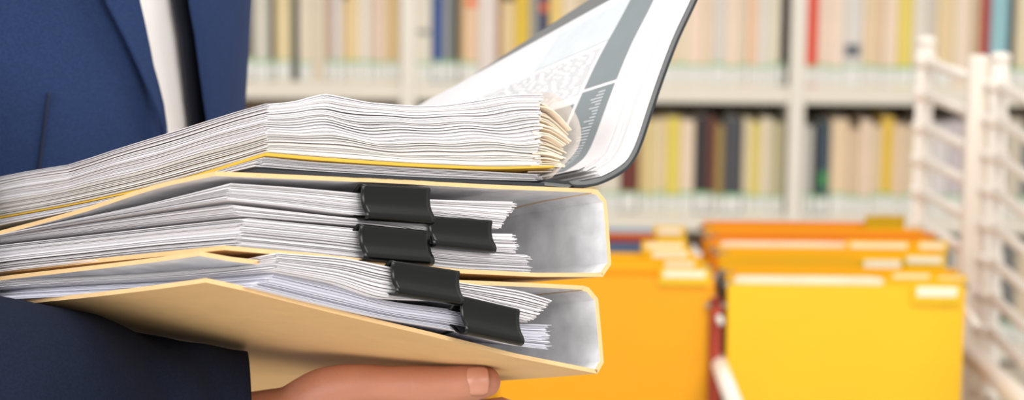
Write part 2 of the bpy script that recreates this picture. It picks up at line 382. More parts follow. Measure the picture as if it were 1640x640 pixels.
# near and far profile of the raised cover
near = [on_b(*p, 0.0) for p in [(872, 291), (915, 295), (950, 294), (982, 281), (1008, 262), (1024, 232), (1042, 178), (1060, 125), (1084, 62), (1113, 0), (1150, -85), (1180, -150)]]
far_end = on_b(706, 160, .315)
def resamp(P, n):
    P = [Vector((p[0], p[1], 0)) for p in P]; Q = smoothpath(P, 200); L = [0]
    for i in range(200): L.append(L[-1] + (Q[i + 1] - Q[i]).length)
    out = []
    for k in range(n + 1):
        s = L[-1] * k / n; i = min(max(bisect_right(L, s) - 1, 0), 199); f = (s - L[i]) / max(L[i + 1] - L[i], 1e-9); out.append(Q[i].lerp(Q[i + 1], f))
    return out, L[-1]
NS = 40
nearR, nl = resamp(near, NS)
hx, hy = near[0][0], near[0][1] + vbb(.315) - vb0
fx, fy = far_end
farP = [(hx, hy), (hx + .02, hy - .001), (hx + .040, hy + .006), (hx + .052, hy + .022)] 
for s in (.25, .5, .75, 1): farP.append((hx + .052 + (fx - hx - .052) * s, hy + .022 + (fy - hy - .022) * s))
farR, fl_ = resamp(farP, NS)
def raised(s, t, off=0.):
    """s: 0 near edge .. 1 far edge; t: 0 hinge .. 1 free edge"""
    def pt(s, t):
        x = t * NS; i = min(int(x), NS - 1); f = x - i
        n_ = nearR[i].lerp(nearR[i + 1], f); q = farR[i].lerp(farR[i + 1], f)
        e = s ** 1.0
        p = n_.lerp(q, e); return Vector((p.x, .315 * s, p.y))
    p = pt(s, t)
    if off:
        du = pt(min(s + .01, 1.001), t) - pt(s - .01, t); dv = pt(s, min(t + .02, 1)) - pt(s, max(t - .02, 0))
        n = du.cross(dv).normalized()
        if n.x > 0: n = -n
        p = p + n * off
    return p
def patch(mb, s0, s1, t0, t1, off, ns, nt, th=0, mi=0, sh=(1, 1, 1)):
    vs = []
    for j in range(ns + 1):
        for i in range(nt + 1):
            s = s0 + (s1 - s0) * j / ns; t = t0 + (t1 - t0) * i / nt
            vs.append(raised(s, t, off)); vs.append(raised(s, t, off + (th or 1e-5)))
    W = nt + 1; I = lambda j, i, u: 2 * (j * W + i) + u; fs = []
    for j in range(ns):
        for i in range(nt):
            fs.append((I(j, i, 1), I(j, i + 1, 1), I(j + 1, i + 1, 1), I(j + 1, i, 1)))
            if th: fs.append((I(j, i, 0), I(j + 1, i, 0), I(j + 1, i + 1, 0), I(j, i + 1, 0)))
    if th:
        for i in range(nt):
            for j, w in ((0, 0), (ns, 1)): fs.append((I(j, i, 0), I(j, i + 1, 0), I(j, i + 1, 1), I(j, i, 1)))
        for j in range(ns):
            for i in (0, nt): fs.append((I(j, i, 0), I(j + 1, i, 0), I(j + 1, i, 1), I(j, i, 1)))
    mb.add(vs, fs, mi, sh)
mb = MB(); patch(mb, 0, 1, 0, 1, -.0001, 24, 60, .0022)
fchild('front_cover', mb, M['grey_cover'], smooth=False)
mb = MB(); patch(mb, -.002, 1.0, 0.0, 1, -.0016, 24, 60, .0014); fchild('cover_skin', mb, M['black_cover'])
T1 = .845
mb = MB()
for k in range(11):
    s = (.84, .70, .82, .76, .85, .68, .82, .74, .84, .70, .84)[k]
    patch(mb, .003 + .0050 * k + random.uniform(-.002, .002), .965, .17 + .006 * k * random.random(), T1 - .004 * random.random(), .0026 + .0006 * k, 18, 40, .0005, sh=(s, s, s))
fchild('page_stack', mb, M['paper'], shade=True)
PO = .0026 + .0006 * 10 + .0007
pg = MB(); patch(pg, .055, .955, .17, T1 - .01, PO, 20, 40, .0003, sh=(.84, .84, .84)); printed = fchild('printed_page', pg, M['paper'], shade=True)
mb = MB()
# grey table cells of the printed form, running up the raised page
for (s0, s1, t0, t1) in [(.098, .190, .18, .485), (.098, .190, .495, T1 - .012), (.200, .262, .18, .455), (.275, .37, .27, .455)]:
    patch(mb, s0, s1, t0, t1, PO + .0005, 6, 20)
fchild('grey_cell', mb, M['print_grey'], parent=printed)
mb = MB()
pm = MB(); patch(pm, .19, .42, .65, .80, PO + .0005, 10, 10); fchild('pale_cell', pm, M['print_light'], parent=printed)
for i in range(22):
    t = .46 + i * .0080
    s = .28 if t < .48 else .20
    while s < .86:
        w = random.uniform(.01, .035); patch(mb, s, min(s + w, .87), t, t + .0026, PO + .0006, 2, 2); s += w + .012
for i in range(30):
    t = .20 + i * .0092; s = .235
    patch(mb, .118, .118 + random.uniform(.01, .035), t, t + .004, PO + .0007, 2, 2)
fchild('print_lines', mb, M['print_text'], parent=printed)

yel = lambda t, r: (1, .99, .93) if t < .35 else ((1, .985, .96) if r.random() < .2 else (1, 1, 1))
vtop = [(430, 166), (380, 180), (300, 205), (200, 236), (120, 262), (60, 272), (0, 284)]
sheets('text_block', None, None, None, M['paper'],
       [(430, 166), (444, 165), (475, 161), (500, 154), (525, 150), (550, 155), (600, 164), (650, 168), (700, 168), (760, 160), (820, 151), (868, 150)],
       [(430, 244), (520, 252), (640, 260), (760, 266), (866, 266)],
       vtop, [(430, 244), (300, 282), (150, 318), (0, 346)], 54, La=.21, seed=11, jit=.0010, wav=2.4, clump=.3, tint=yel, parent=file_root, na=44, thick=.965)
sheets('yellow_divider', None, None, None, M['yellow_sheet'],
       [(426, 244), (520, 252), (640, 260), (760, 266), (888, 265)], [(426, 249), (520, 257), (640, 265), (760, 270), (888, 268)],
       [(426, 244), (300, 283), (150, 319), (0, 347)], [(426, 249), (300, 287), (150, 321), (0, 349)], 2, seed=12, jit=.0002, wav=0, parent=file_root, thick=1, b0=.001)
sheets('lower_pages', None, None, None, M['paper'],
       [(426, 251), (520, 260), (640, 267), (760, 273), (866, 279)], [(415, 266), (520, 274), (640, 281), (760, 286), (866, 289)],
       [(426, 251), (300, 288), (150, 323), (0, 351)], [(415, 266), (300, 293), (150, 331), (0, 361)], 9, seed=13, jit=.002, wav=.2, parent=file_root, thick=.8,
       tint=lambda t, r: (.92, .92, .92) if t > .6 else (1, 1, 1))
for o in file_root.children:
    if o.name.startswith(('text_block', 'yellow_divider', 'lower_pages')):
        for v in o.data.vertices: v.co -= FO
# bound page ends fanning out at the rings, and the curled clear sleeve round them
mb = MB(); rf = random.Random(5)
for i in range(30):
    f = i / 29
    x0, y0 = 860 + rf.uniform(-3, 3), 272 - f * 112
    ang = math.radians(4 + f * 62); L_ = 36 + 30 * f + rf.uniform(-8, 8)
    cx_, cy_ = 868, 270 - f * 92
    x1, y1 = min(cx_ + math.cos(ang * .5) * L_, 921), cy_ + math.sin(ang) * L_ * .35 - 8 * f
    pts = [on_b(x0, y0), on_b((x0 + x1) / 2, (y0 + y1) / 2 - 7 * f), on_b(x1, y1 + 10 * f)]
    pts = smoothpath([(a, h, 0) for a, h in pts], 6); b0 = .002 + rf.uniform(0, .008); vs = []
    for p in pts:
        for b in (b0, b0 + rf.uniform(.05, .2)):
            vs += [(p.x, b, p.y), (p.x, b, p.y + .0007)]
    fs = []
    for k in range(6):
        q = k * 4; fs += [(q, q + 4, q + 5, q + 1), (q + 1, q + 5, q + 7, q + 3), (q, q + 2, q + 6, q + 4), (q + 2, q + 3, q + 7, q + 6)]
    s = rf.uniform(.9, 1); fs += [(24, 26, 27, 25)]
    mb.add(vs, fs, 0, (s, s * rf.uniform(.93, .99), s * rf.uniform(.84, .95)))
o = fchild('page_end_fan', mb, M['tab'], shade=True); o['kind'] = 'stuff'
mb = MB()
P = smoothpath([(a, h, 0) for a, h in [on_b(*p) for p in [(838, 150), (872, 147), (900, 157), (921, 180), (931, 210), (925, 238), (905, 262), (884, 284)]]], 24)
vs = []; fs = []
for j in range(7):
    for p in P: vs.append((p.x - .004 * j * .2, .0 + .2 * j / 6, p.y + (-.002 * j)))
for j in range(6):
    for i in range(24): fs.append((j * 25 + i, j * 25 + i + 1, (j + 1) * 25 + i + 1, (j + 1) * 25 + i))
mb.add(vs, fs); fchild('clear_sleeve', mb, M['plastic'], smooth=True)

# ------------------------------------------------------------------ the person
person = empty('person', 'person in a navy suit jacket and white shirt holding the stack of binders', 'person', loc=(-.404, 1.85, 0))
PL = Vector((-.404, 1.85, 0))
BX, BY = PL.x, None
DZ = 1.87
bc = at(820, 150, DZ); CY = bc.y; CX = (358 - 820) / F * DZ - .19
RX, RY = .19, .20
def body_pt(phi, z, off=0.):
    k = 1 + .10 * max(0, (z - 1.25) / .2) - .05 * max(0, min(1, (1.25 - z) / .15))
    if z > 1.36: k *= max(.25, 1 - ((z - 1.36) / .17) ** 2)
    return Vector((CX + (RX * k + off) * math.sin(phi), CY - (RY * k + off) * math.cos(phi), z))
def phi_at(x, y):
    """ray against the body cylinder"""
    r = ray(x, y); t = 1.3
    while t < 2.6:
        p = C0 + r * t; k = 1 + .10 * max(0, (p.z - 1.25) / .2) - .05 * max(0, min(1, (1.25 - p.z) / .15))
        if ((p.x - CX) / (RX * k + .012)) ** 2 + ((p.y - CY) / (RY * k + .012)) ** 2 < 1: break
        t += .0005
    return p.z, math.atan2((p.x - CX) / (RX * k + .012), -(p.y - CY) / (RY * k + .012))
def pcurve(pix): return curve([phi_at(*p) for p in pix])
def panel(name, f0, f1, z0, z1, off0, off1, m, nz=40, nphi=24, thick=.002, wob=0.):
    vs, fs = [], []
    for j in range(nz + 1):
        z = z0 + (z1 - z0) * j / nz; p0, p1 = f0(z), f1(z)
        for i in range(nphi + 1):
            s = i / nphi; ph = p0 + (p1 - p0) * s; o_ = off0(s, z) if callable(off0) else off0 + (off1 - off0) * s
            o_ += wob * (math.sin(ph * 7 + z * 9) + .6 * math.sin(ph * 13 - z * 21))
            vs.append(body_pt(ph, z, o_) - PL)
    W = nphi + 1
    for j in range(nz):
        for i in range(nphi): fs.append((j * W + i, j * W + i + 1, (j + 1) * W + i + 1, (j + 1) * W + i))
    o = mesh(name, vs, fs, m, person, smooth=True)
    sd = o.modifiers.new('s', 'SOLIDIFY'); sd.thickness = thick; sd.offset = 0
    return o
e_front = pcurve([(219, 0), (228, 40), (238, 90), (248, 150), (257, 212), (260, 300)])
e_roll = pcurve([(160, 0), (187, 52), (212, 105), (235, 160), (255, 214), (262, 300)])
e_right = pcurve([(290, 0), (300, 50), (306, 100), (312, 150), (318, 200), (320, 300)])
e_rlap = pcurve([(322, 0), (330, 60), (338, 120), (345, 190), (350, 300)])
R_ = math.radians
panel('shirt', lambda z: R_(-20), lambda z: R_(130), .98, 1.50, .0, .0, M['shirt'], wob=.0012)
panel('jacket_front_right', lambda z: R_(-150), lambda z: e_front(z) + .05 * max(0, min(1, (1.315 - z) / .05)), .86, 1.50, .013, .010, M['suit'], nphi=50, wob=.0016)
panel('lapel_right', e_roll, e_front, 1.17, 1.50, lambda s, z: .0185 - .0045 * s, 0, M['suit'], nphi=12, thick=.0026)
panel('jacket_lining', lambda z: e_right(z) - .02, lambda z: e_right(z) + .2, .86, 1.50, .007, .007, M['lining_dark'])
panel('jacket_front_left', e_right, lambda z: R_(215), .86, 1.50, lambda s, z: .019 - .006 * min(1, s * 4), 0, M['suit'], nphi=40, wob=.0010)
# dart seam
pts = [body_pt(phi_at(x, y)[1], phi_at(x, y)[0], .0140) - PL for x, y in [(77, 148), (73, 175), (68, 215), (62, 262), (58, 300)]]
mb = MB(); pp = smoothpath(pts, 16); mb.loft(pp, [.0012] * len(pp), 8); mb.build('dart_seam', M['suit_edge'], person, smooth=True)

# hand and arm, in points measured against the board they carry
def dz(x, y, dflt=1.5):
    z = hit_cover(x, y); return z if z else dflt
zt = [dz(540, 586), dz(650, 583), dz(760, 585)]
print('COVER DEPTHS', zt, dz(450, 600), dz(820, 600))
zb = zt[1]
hand = MB()
def blob(mb, seq, flat=None, seg=20, ref=None):
    """seq (x px, y px, depth, r1, r2)"""
    P = [at(x, y, z) for x, y, z, *_ in seq]; Rr = [(s[3], s[4] if len(s) > 4 else s[3]) for s in seq]
    n = (len(seq) - 1) * 6; Q = smoothpath([Vector(p) for p in P], n); RR = smoothpath([Vector((r[0], r[1], 0)) for r in Rr], n)
    t0 = (Q[1] - Q[0]).normalized(); t1 = (Q[-1] - Q[-2]).normalized(); QQ, R2 = [], []
    for a in (80, 60, 40, 20):
        c, s = math.cos(math.radians(a)), math.sin(math.radians(a)); QQ.append(Q[0] - t0 * RR[0].y * s); R2.append((RR[0].x * c, RR[0].y * c))
    QQ += Q; R2 += [(r.x, r.y) for r in RR]
    for a in (20, 40, 60, 80):
        c, s = math.cos(math.radians(a)), math.sin(math.radians(a)); QQ.append(Q[-1] + t1 * RR[-1].y * s); R2.append((RR[-1].x * c, RR[-1].y * c))
    mb.loft(QQ, R2, seg, ref=ref or cU)
z0 = zb
# thumb lying along the board: heel of the thumb, knuckle, tip
TH = [(470, 668, z0 - .002, .019, .019), (520, 632, z0 - .010, .017, .0165), (570, 617, z0 - .014, .0145, .0130), (625, 617, z0 - .015, .0135, .0118), (672, 618, z0 - .016, .0142, .0125), (715, 617, z0 - .017, .0128, .0118), (750, 613, z0 - .018, .0125, .0110), (777, 611, z0 - .018, .0105, .0095)]
blob(hand, TH)
# wrist and forearm, palm, fingers
blob(hand, [(120, 735, z0 - .06, .040, .036), (300, 715, z0 - .03, .033, .030), (400, 700, z0 - .01, .029, .027), (470, 690, z0, .030, .026), (540, 700, z0 + .012, .040, .022), (640, 708, z0 + .03, .044, .017), (700, 706, z0 + .04, .040, .013)])
for k, (x1, L3) in enumerate([(0, 1.0), (1, 1.08), (2, 1.0), (3, .82)]):
    # k = 0 index (nearest) .. 3 little finger, reaching right under the board
    zf = z0 + .008 + .021 * k
    xk = 664 - 4 * k; s = 150 * L3; yk = 690 + 2 * k
    blob(hand, [(xk - 60, yk + 12, zf - .004, .0105, .0105), (xk, yk + 3, zf, .0102, .0102), (xk + s * .42, yk - 14, zf, .0095, .0093), (xk + s * .74, yk - 28, zf, .0088, .0085), (xk + s * .93, yk - 36, zf, .0078, .0074)])
# upper arm inside the sleeve, shoulder, torso core, neck and head keep the body one piece
blob(hand, [(120, 735, z0 - .06, .040, .036), (-40, 770, z0 - .10, .044, .042), (-190, 780, z0 - .10, .046, .046)])
sh_r = Vector((CX - .19, CY - .03, 1.42)); el = at(-190, 780, z0 - .10)
hand.loft(smoothpath([el, el.lerp(sh_r, .5), sh_r, Vector((CX - .08, CY, 1.43))], 12), [(.045, .045)] * 6 + [(.052, .052)] * 7, 16)
hand.loft([Vector((CX, CY, z)) for z in (.95, 1.05, 1.2, 1.32, 1.42, 1.47)], [(.145, .15), (.14, .145), (.15, .155), (.155, .16), (.13, .14), (.07, .07)], 24, ref=(0, 1, 0))
hand.loft([Vector((CX + .01, CY - .01, z)) for z in (1.42, 1.5, 1.56, 1.6)], [(.062, .062), (.056, .056), (.055, .055), (.05, .05)], 20, ref=(0, 1, 0))
fd = Vector((math.sin(R_(55)), -math.cos(R_(55)), 0)); sd_ = Vector((fd.y, -fd.x, 0)); hc = Vector((CX, CY, 1.69)) + fd * .03
def head_loft():
    rows = [(-.12, .03, .038, .03), (-.10, .045, .052, .022), (-.06, .062, .075, .008), (-.01, .070, .090, 0), (.04, .074, .096, -.004), (.08, .066, .085, -.006), (.105, .045, .060, -.006), (.12, .015, .02, -.006)]
    hand.loft([hc + fd * r[3] + Vector((0, 0, r[0])) for r in rows], [(r[1], r[2]) for r in rows], 28, ref=tuple(fd))
head_loft()
hand.loft([hc + fd * .085 + Vector((0, 0, .02)), hc + fd * .100 + Vector((0, 0, -.005)), hc + fd * .104 + Vector((0, 0, -.03))], [(.008, .008), (.010, .010), (.014, .010)], 12, ref=tuple(fd))
for s in (-1, 1):
    hand.loft([hc + sd_ * s * .068 + Vector((0, 0, .03)), hc + sd_ * s * .080 + Vector((0, 0, 0)), hc + sd_ * s * .070 + Vector((0, 0, -.035))], [(.006, .015), (.007, .018), (.006, .008)], 12, ref=tuple(fd))
for v in hand.v: v -= PL
body = hand.build('body', M['skin'], person, smooth=True)
rm = body.modifiers.new('r', 'REMESH'); rm.mode = 'VOXEL'; rm.voxel_size = .0019; rm.use_smooth_shade = True
smo = body.modifiers.new('sm', 'SMOOTH'); smo.factor = .5; smo.iterations = 7
# thumb nail: a curved plate set in the skin facing the camera
nm = MB(); vs = []; fs = []
nc = at(762, 611, z0 - .018); tip_dir = (at(785, 610, z0 - .018) - at(750, 611, z0 - .018)).normalized()
nn = (-fw * .97 + cU * .12 + cR * .12).normalized(); sx = tip_dir; sy = nn.cross(sx).normalized()
for j in range(13):
    for i in range(13):
        u = -1 + 2 * i / 12; v = -1 + 2 * j / 12
        k = (1 - abs(u) ** 4) ** .25 * 1.0
        X_ = .0070 * u * (1 if u < 0 else .98); Y_ = .0088 * v * max(k, .35)
        d = math.sqrt(max(0.0107 ** 2 - Y_ ** 2, 0)) - .0107 - .0012 * u * u
        vs.append(nc + sx * X_ + sy * Y_ + nn * (.0129 + d) - PL)
for j in range(12):
    for i in range(12): fs.append((j * 13 + i, j * 13 + i + 1, (j + 1) * 13 + i + 1, (j + 1) * 13 + i))
nm.add(vs, fs); nail = nm.build('thumb_nail', M['nail'], person, smooth=True)
sdm = nail.modifiers.new('s', 'SOLIDIFY'); sdm.thickness = .0008
# hair, eyes
for s in (-1, 1):
    e = MB(); p = hc + fd * .083 + sd_ * s * .032 + Vector((0, 0, .012)) - PL
    e.loft([p - fd * .01, p - fd * .005, p, p + fd * .005, p + fd * .009], [.004, .010, .012, .010, .003], 14); e.build('eye', M['eye'], person, smooth=True)
hm_ = MB(); hm_.loft([hc - PL - fd * .016 + Vector((0, 0, z)) for z in (-.05, 0, .05, .09, .12, .14)], [(.070, .082), (.080, .096), (.082, .100), (.074, .092), (.05, .066), (.015, .02)], 24, ref=tuple(fd)); hm_.build('hair', M['hair'], person, smooth=True)

# sleeve
def sleeve(name, seq, z_end=None, mats=M['suit_sleeve_shaded'], wr=.003, cuff=False):
    P = [Vector(s[0]) for s in seq]; n = 60; Q = smoothpath(P, n); RR = smoothpath([Vector((s[1], s[2], 0)) for s in seq], n); seg = 48; vs, fs = [], []
    for i, p in enumerate(Q):
        t = (Q[min(i + 1, n)] - Q[max(i - 1, 0)]).normalized()
        if cuff and i < 10: t = (-cR - fw * .16).lerp(t, (i / 10) ** 1.5).normalized()
        rf_ = cU if abs(t.dot(cU)) < .9 else cR
        e2 = (rf_ - t * rf_.dot(t)).normalized(); e1 = t.cross(e2)
        for k in range(seg):
            a = 2 * math.pi * k / seg; w = wr * (math.sin(3 * a + i * .22) * math.sin(i * .31 + 1) + .5 * math.sin(5 * a - i * .4))
            w *= min(1, i / 6)
            vs.append(p + e1 * (RR[i].x + w) * math.cos(a) + e2 * (RR[i].y + w) * math.sin(a) - PL)
    for i in range(n):
        for k in range(seg): k2 = (k + 1) % seg; fs.append((i * seg + k, i * seg + k2, (i + 1) * seg + k2, (i + 1) * seg + k))
    o = mesh(name, vs, fs, mats, person, smooth=True); s_ = o.modifiers.new('s', 'SOLIDIFY'); s_.thickness = .003; s_.offset = -1; return o
def px(x, y, z, r1, r2): return (at(x, y, z), r1, r2)
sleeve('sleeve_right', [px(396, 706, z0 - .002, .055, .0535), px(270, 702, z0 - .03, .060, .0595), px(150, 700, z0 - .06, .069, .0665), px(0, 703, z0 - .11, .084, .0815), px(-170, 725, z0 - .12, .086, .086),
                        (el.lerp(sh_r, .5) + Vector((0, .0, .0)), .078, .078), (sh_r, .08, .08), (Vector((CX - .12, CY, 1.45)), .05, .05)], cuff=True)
fl = Vector((math.sin(R_(165)), -math.cos(R_(165)), 0)); sl = Vector((CX, CY, 0)) + fl * .20
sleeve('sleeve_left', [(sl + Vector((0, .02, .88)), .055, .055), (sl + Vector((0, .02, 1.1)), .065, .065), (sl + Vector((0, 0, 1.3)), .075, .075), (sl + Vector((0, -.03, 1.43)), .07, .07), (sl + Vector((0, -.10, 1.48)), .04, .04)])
# trousers and shoes
for s, nmn in ((-1, 0), (1, 1)):
    c = Vector((CX, CY, 0)) + sd_ * s * .10 - PL
    mb = MB(); hp = Vector((CX, CY, 0)) - PL
    pts = smoothpath([c + Vector((0, 0, .06)), c + Vector((0, 0, .3)), c.lerp(hp, .1) + Vector((0, 0, .5)), c.lerp(hp, .2) + Vector((0, 0, .78)), c.lerp(hp, .45) + Vector((0, 0, .98))], 24)
    mb.loft(pts, [.085 + .05 * i / 24 for i in range(25)], 28, ref=(0, 1, 0)); mb.build('trouser_leg', M['suit'], person, smooth=True)
    mb = MB(); sh0 = c + fd * -.08
    mb.loft([c + fd * d + Vector((0, 0, zz)) for d, zz in ((-.085, .045), (-.07, .05), (0, .05), (.08, .04), (.15, .032), (.19, .028), (.205, .026))], [(.02, .03), (.036, .05), (.044, .05), (.050, .040), (.048, .032), (.035, .026), (.012, .012)], 20, ref=(0, 0, 1)); mb.build('shoe', M['shoe'], person, smooth=True)

# ------------------------------------------------------------------ the room
YS = 6.15                         # front plane of the bookcase
def room():
    mb = MB(); mb.box((-4, -1.5, -.05), (4, 7.0, 0)); struct(mb.build('floor', M['floor']))
    mb = MB(); mb.box((-4, 6.62, 0), (4, 6.72, 2.8)); struct(mb.build('wall_back', M['wall']))
room()
# bookcase measured on its front plane
def hz(x, y): return on_y(x, y, YS).z
sh1_t, sh1_b = hz(900, 136), hz(900, 163)
sh2_t, sh2_b = hz(1270, 346), hz(1270, 369)
pitch_ = sh1_t - sh2_t
x1a, x1b = on_y(641, 80, YS).x, on_y(664, 80, YS).x
x2a, x2b = on_y(1264, 160, YS).x, on_y(1289, 160, YS).x
BW = (x2a - x1a); TW = x2b - x2a
case = empty('bookcase', 'long cream bookcase with open shelves behind the man and the files', 'bookcase', loc=(0, YS, 0))
xs = [x1a - BW, x1a, x2a, x2a + BW]
for x in xs:
    mb = MB(); mb.box((x, 0, 0), (x + TW, .30, 1.62), bev=.002); mb.build('upright', M['upright'], case)
levels = [sh2_t - pitch_, sh2_t, sh1_t, sh1_t + pitch_, sh1_t + 2 * pitch_]
for i in range(3):
    for z in levels:
        if z < .02: z = .06
        mb = MB(); mb.box((xs[i] + TW, .006, z - (sh1_t - sh1_b)), (xs[i + 1], .296, z), bev=.002); mb.build('shelf', M['shelf'], case)
mb = MB(); mb.box((xs[0], .297, .0), (xs[-1] + TW, .306, 1.62)); mb.build('back_panel', M['backboard'], case)
print('SHELF', sh1_t, sh2_t, pitch_, BW, TW)

CR = (226, 208, 180)
rows = {
 'A1': [(300, 322, CR), (322, 345, (214, 190, 150)), (347, 382, (226, 212, 184)), (383, 403, (96, 80, 76)), (404, 430, (206, 202, 188)), (431, 438, (48, 40, 26)), (439, 464, (224, 204, 160)), (466, 477, (74, 80, 74)), (478, 498, (226, 212, 190)), (499, 519, (216, 202, 180)), (520, 531, (196, 170, 150)), (532, 547, (216, 208, 204)), (548, 558, (226, 196, 140), .9), (559, 573, (234, 210, 160)), (574, 591, (228, 218, 204)), (592, 602, (220, 196, 176)), (603, 617, (230, 206, 184)), (618, 639, (214, 186, 136))],
 'A2': [(665, 690, (222, 216, 200)), (692, 709, (58, 84, 142)), (710, 722, (150, 150, 148)), (723, 733, (66, 72, 76)), (735, 742, (190, 160, 110)), (743, 765, (226, 192, 158)), (766, 795, (222, 210, 202)), (796, 802, (176, 130, 90)), (803, 824, (222, 196, 150), .9), (825, 847, (220, 184, 62)), (848, 862, (160, 158, 150)), (863, 879, (56, 62, 96)), (880, 900, (232, 200, 120)), (901, 925, CR), (926, 950, (210, 190, 160)), (951, 978, (228, 214, 190)), (979, 1004, CR), (1005, 1034, (220, 200, 170)), (1035, 1062, (232, 216, 192)), (1063, 1084, (230, 204, 176)), (1085, 1103, (226, 212, 184)), (1104, 1124, (238, 214, 194)), (1125, 1142, (228, 206, 180)), (1143, 1164, (214, 206, 198)), (1165, 1183, (236, 214, 192)), (1184, 1198, (222, 206, 184)), (1199, 1214, (236, 196, 164)), (1215, 1234, (220, 214, 204)), (1235, 1251, (226, 216, 194)), (1253, 1261, (50, 42, 36))],
 'A3': [(1292, 1311, (222, 68, 44)), (1312, 1331, (232, 208, 188)), (1332, 1352, (236, 214, 196)), (1353, 1384, (214, 208, 202)), (1385, 1399, (230, 206, 172)), (1400, 1418, (222, 196, 164)), (1419, 1439, (234, 212, 190)), (1440, 1464, (226, 204, 104)), (1465, 1486, (222, 214, 200)), (1487, 1502, (206, 196, 184)), (1503, 1530, (224, 200, 158)), (1531, 1559, (230, 212, 190)), (1560, 1573, (200, 172, 140)), (1574, 1588, (166, 44, 44)), (1589, 1617, (146, 190, 198)), (1619, 1628, (70, 66, 62)), (1629, 1660, (222, 208, 176)), (1661, 1690, CR)],
 'B2': [(905, 930, CR), (932, 955, (210, 180, 130)), (957, 974, (226, 214, 200)), (975, 993, (222, 214, 196)), (995, 1022, (106, 44, 38)), (1024, 1037, (214, 188, 130)), (1038, 1052, (224, 204, 150)), (1053, 1067, (228, 206, 170)), (1068, 1089, (226, 204, 92)), (1090, 1112, (230, 208, 184)), (1114, 1134, (52, 44, 46)), (1135, 1146, (110, 60, 48)), (1147, 1159, (160, 134, 76)), (1160, 1189, (72, 72, 78)), (1191, 1203, (222, 206, 170)), (1204, 1218, (224, 204, 110)), (1219, 1236, (224, 210, 184)), (1237, 1256, (186, 176, 140))],
 'B3': [(1289, 1303, (196, 194, 186)), (1304, 1312, (36, 34, 34)), (1313, 1330, (60, 78, 92)), (1332, 1360, (226, 200, 166)), (1361, 1378, (216, 188, 156), .95), (1379, 1397, (232, 208, 184)), (1398, 1412, (222, 200, 168)), (1413, 1432, (226, 188, 72)), (1433, 1450, (228, 200, 170)), (1451, 1470, (216, 196, 166)), (1471, 1494, (230, 212, 190)), (1495, 1520, (214, 208, 206)), (1521, 1545, (196, 186, 190)), (1546, 1575, (226, 206, 180)), (1576, 1596, CR), (1597, 1612, (60, 64, 88)), (1613, 1640, (200, 190, 172)), (1641, 1665, (90, 100, 110))],
 'C3': [(1480, 1505, (222, 206, 186)), (1506, 1530, (150, 152, 150)), (1531, 1556, (230, 214, 196)), (1557, 1580, (180, 176, 168)), (1581, 1606, (226, 208, 180)), (1607, 1630, (120, 120, 118)), (1631, 1660, (214, 196, 170))]}
def cname(c):
    r, g, b = c; mx, mn = max(c), min(c)
    if mx < 64: return 'black'
    if mx < 125:
        if mx - mn < 14: return 'dark grey'
        if r > b + 40 and g < 62: return 'dark red'
        return 'dark blue' if b >= r + 14 else ('brown' if r > b + 12 else 'dark green')
    if b > r + 40: return 'light blue' if mx > 160 else 'blue'
    if mx - mn < 22: return 'light grey' if mx > 190 else 'grey'
    if r > 150 and g < 80: return 'red'
    if r > 200 and b < 125: return 'yellow'
    if r - b > 60: return 'tan'
    if g > 205: return 'cream'
    return 'beige'
re_ = random.Random(9)
pal = [(226, 208, 180), (214, 190, 150), (232, 214, 192), (200, 172, 140), (224, 200, 120), (150, 152, 150), (222, 206, 186), (96, 80, 76)]
for key, x_lo in (('A1', 180), ('B2', 668)):
    x = rows[key][0][0] - 2
    while x > x_lo + 14:
        wd = re_.randint(14, 25); rows[key].insert(0, (x - wd, x, re_.choice(pal))); x -= wd + 1
bookmats = {}
def ordn(n):
    return ['', 'first', 'second', 'third', 'fourth', 'fifth', 'sixth', 'seventh', 'eighth', 'ninth', 'tenth', 'eleventh', 'twelfth', 'thirteenth', 'fourteenth', 'fifteenth', 'sixteenth', 'seventeenth', 'eighteenth', 'nineteenth', 'twentieth', 'twenty-first', 'twenty-second', 'twenty-third', 'twenty-fourth', 'twenty-fifth', 'twenty-sixth', 'twenty-seventh', 'twenty-eighth', 'twenty-ninth', 'thirtieth', 'thirty-first'][n]
SHN = {'A': 'upper', 'B': 'middle', 'C': 'lowest'}
SIDE = {'1': 'bay by the man', '2': 'middle bay', '3': 'bay behind the wire rack'}
mk = mat('spine_mark', (90, 96, 104), .6); mo = mat('spine_mark_orange', (232, 104, 52), .6); mg = mat('spine_mark_green', (70, 150, 90), .6)
MARKS = {('A3', 3): (.075, .105, mk), ('A2', 5): (.19, .21, mo), ('A2', 11): (.18, .2, mo), ('B2', 9): (.19, .215, mo), ('A1', 7): (.17, .2, mg), ('B3', 2): (.07, .11, mg), ('A2', 0): (.12, .13, mk), ('B2', 10): (.15, .17, mo)}
rb = random.Random(3)
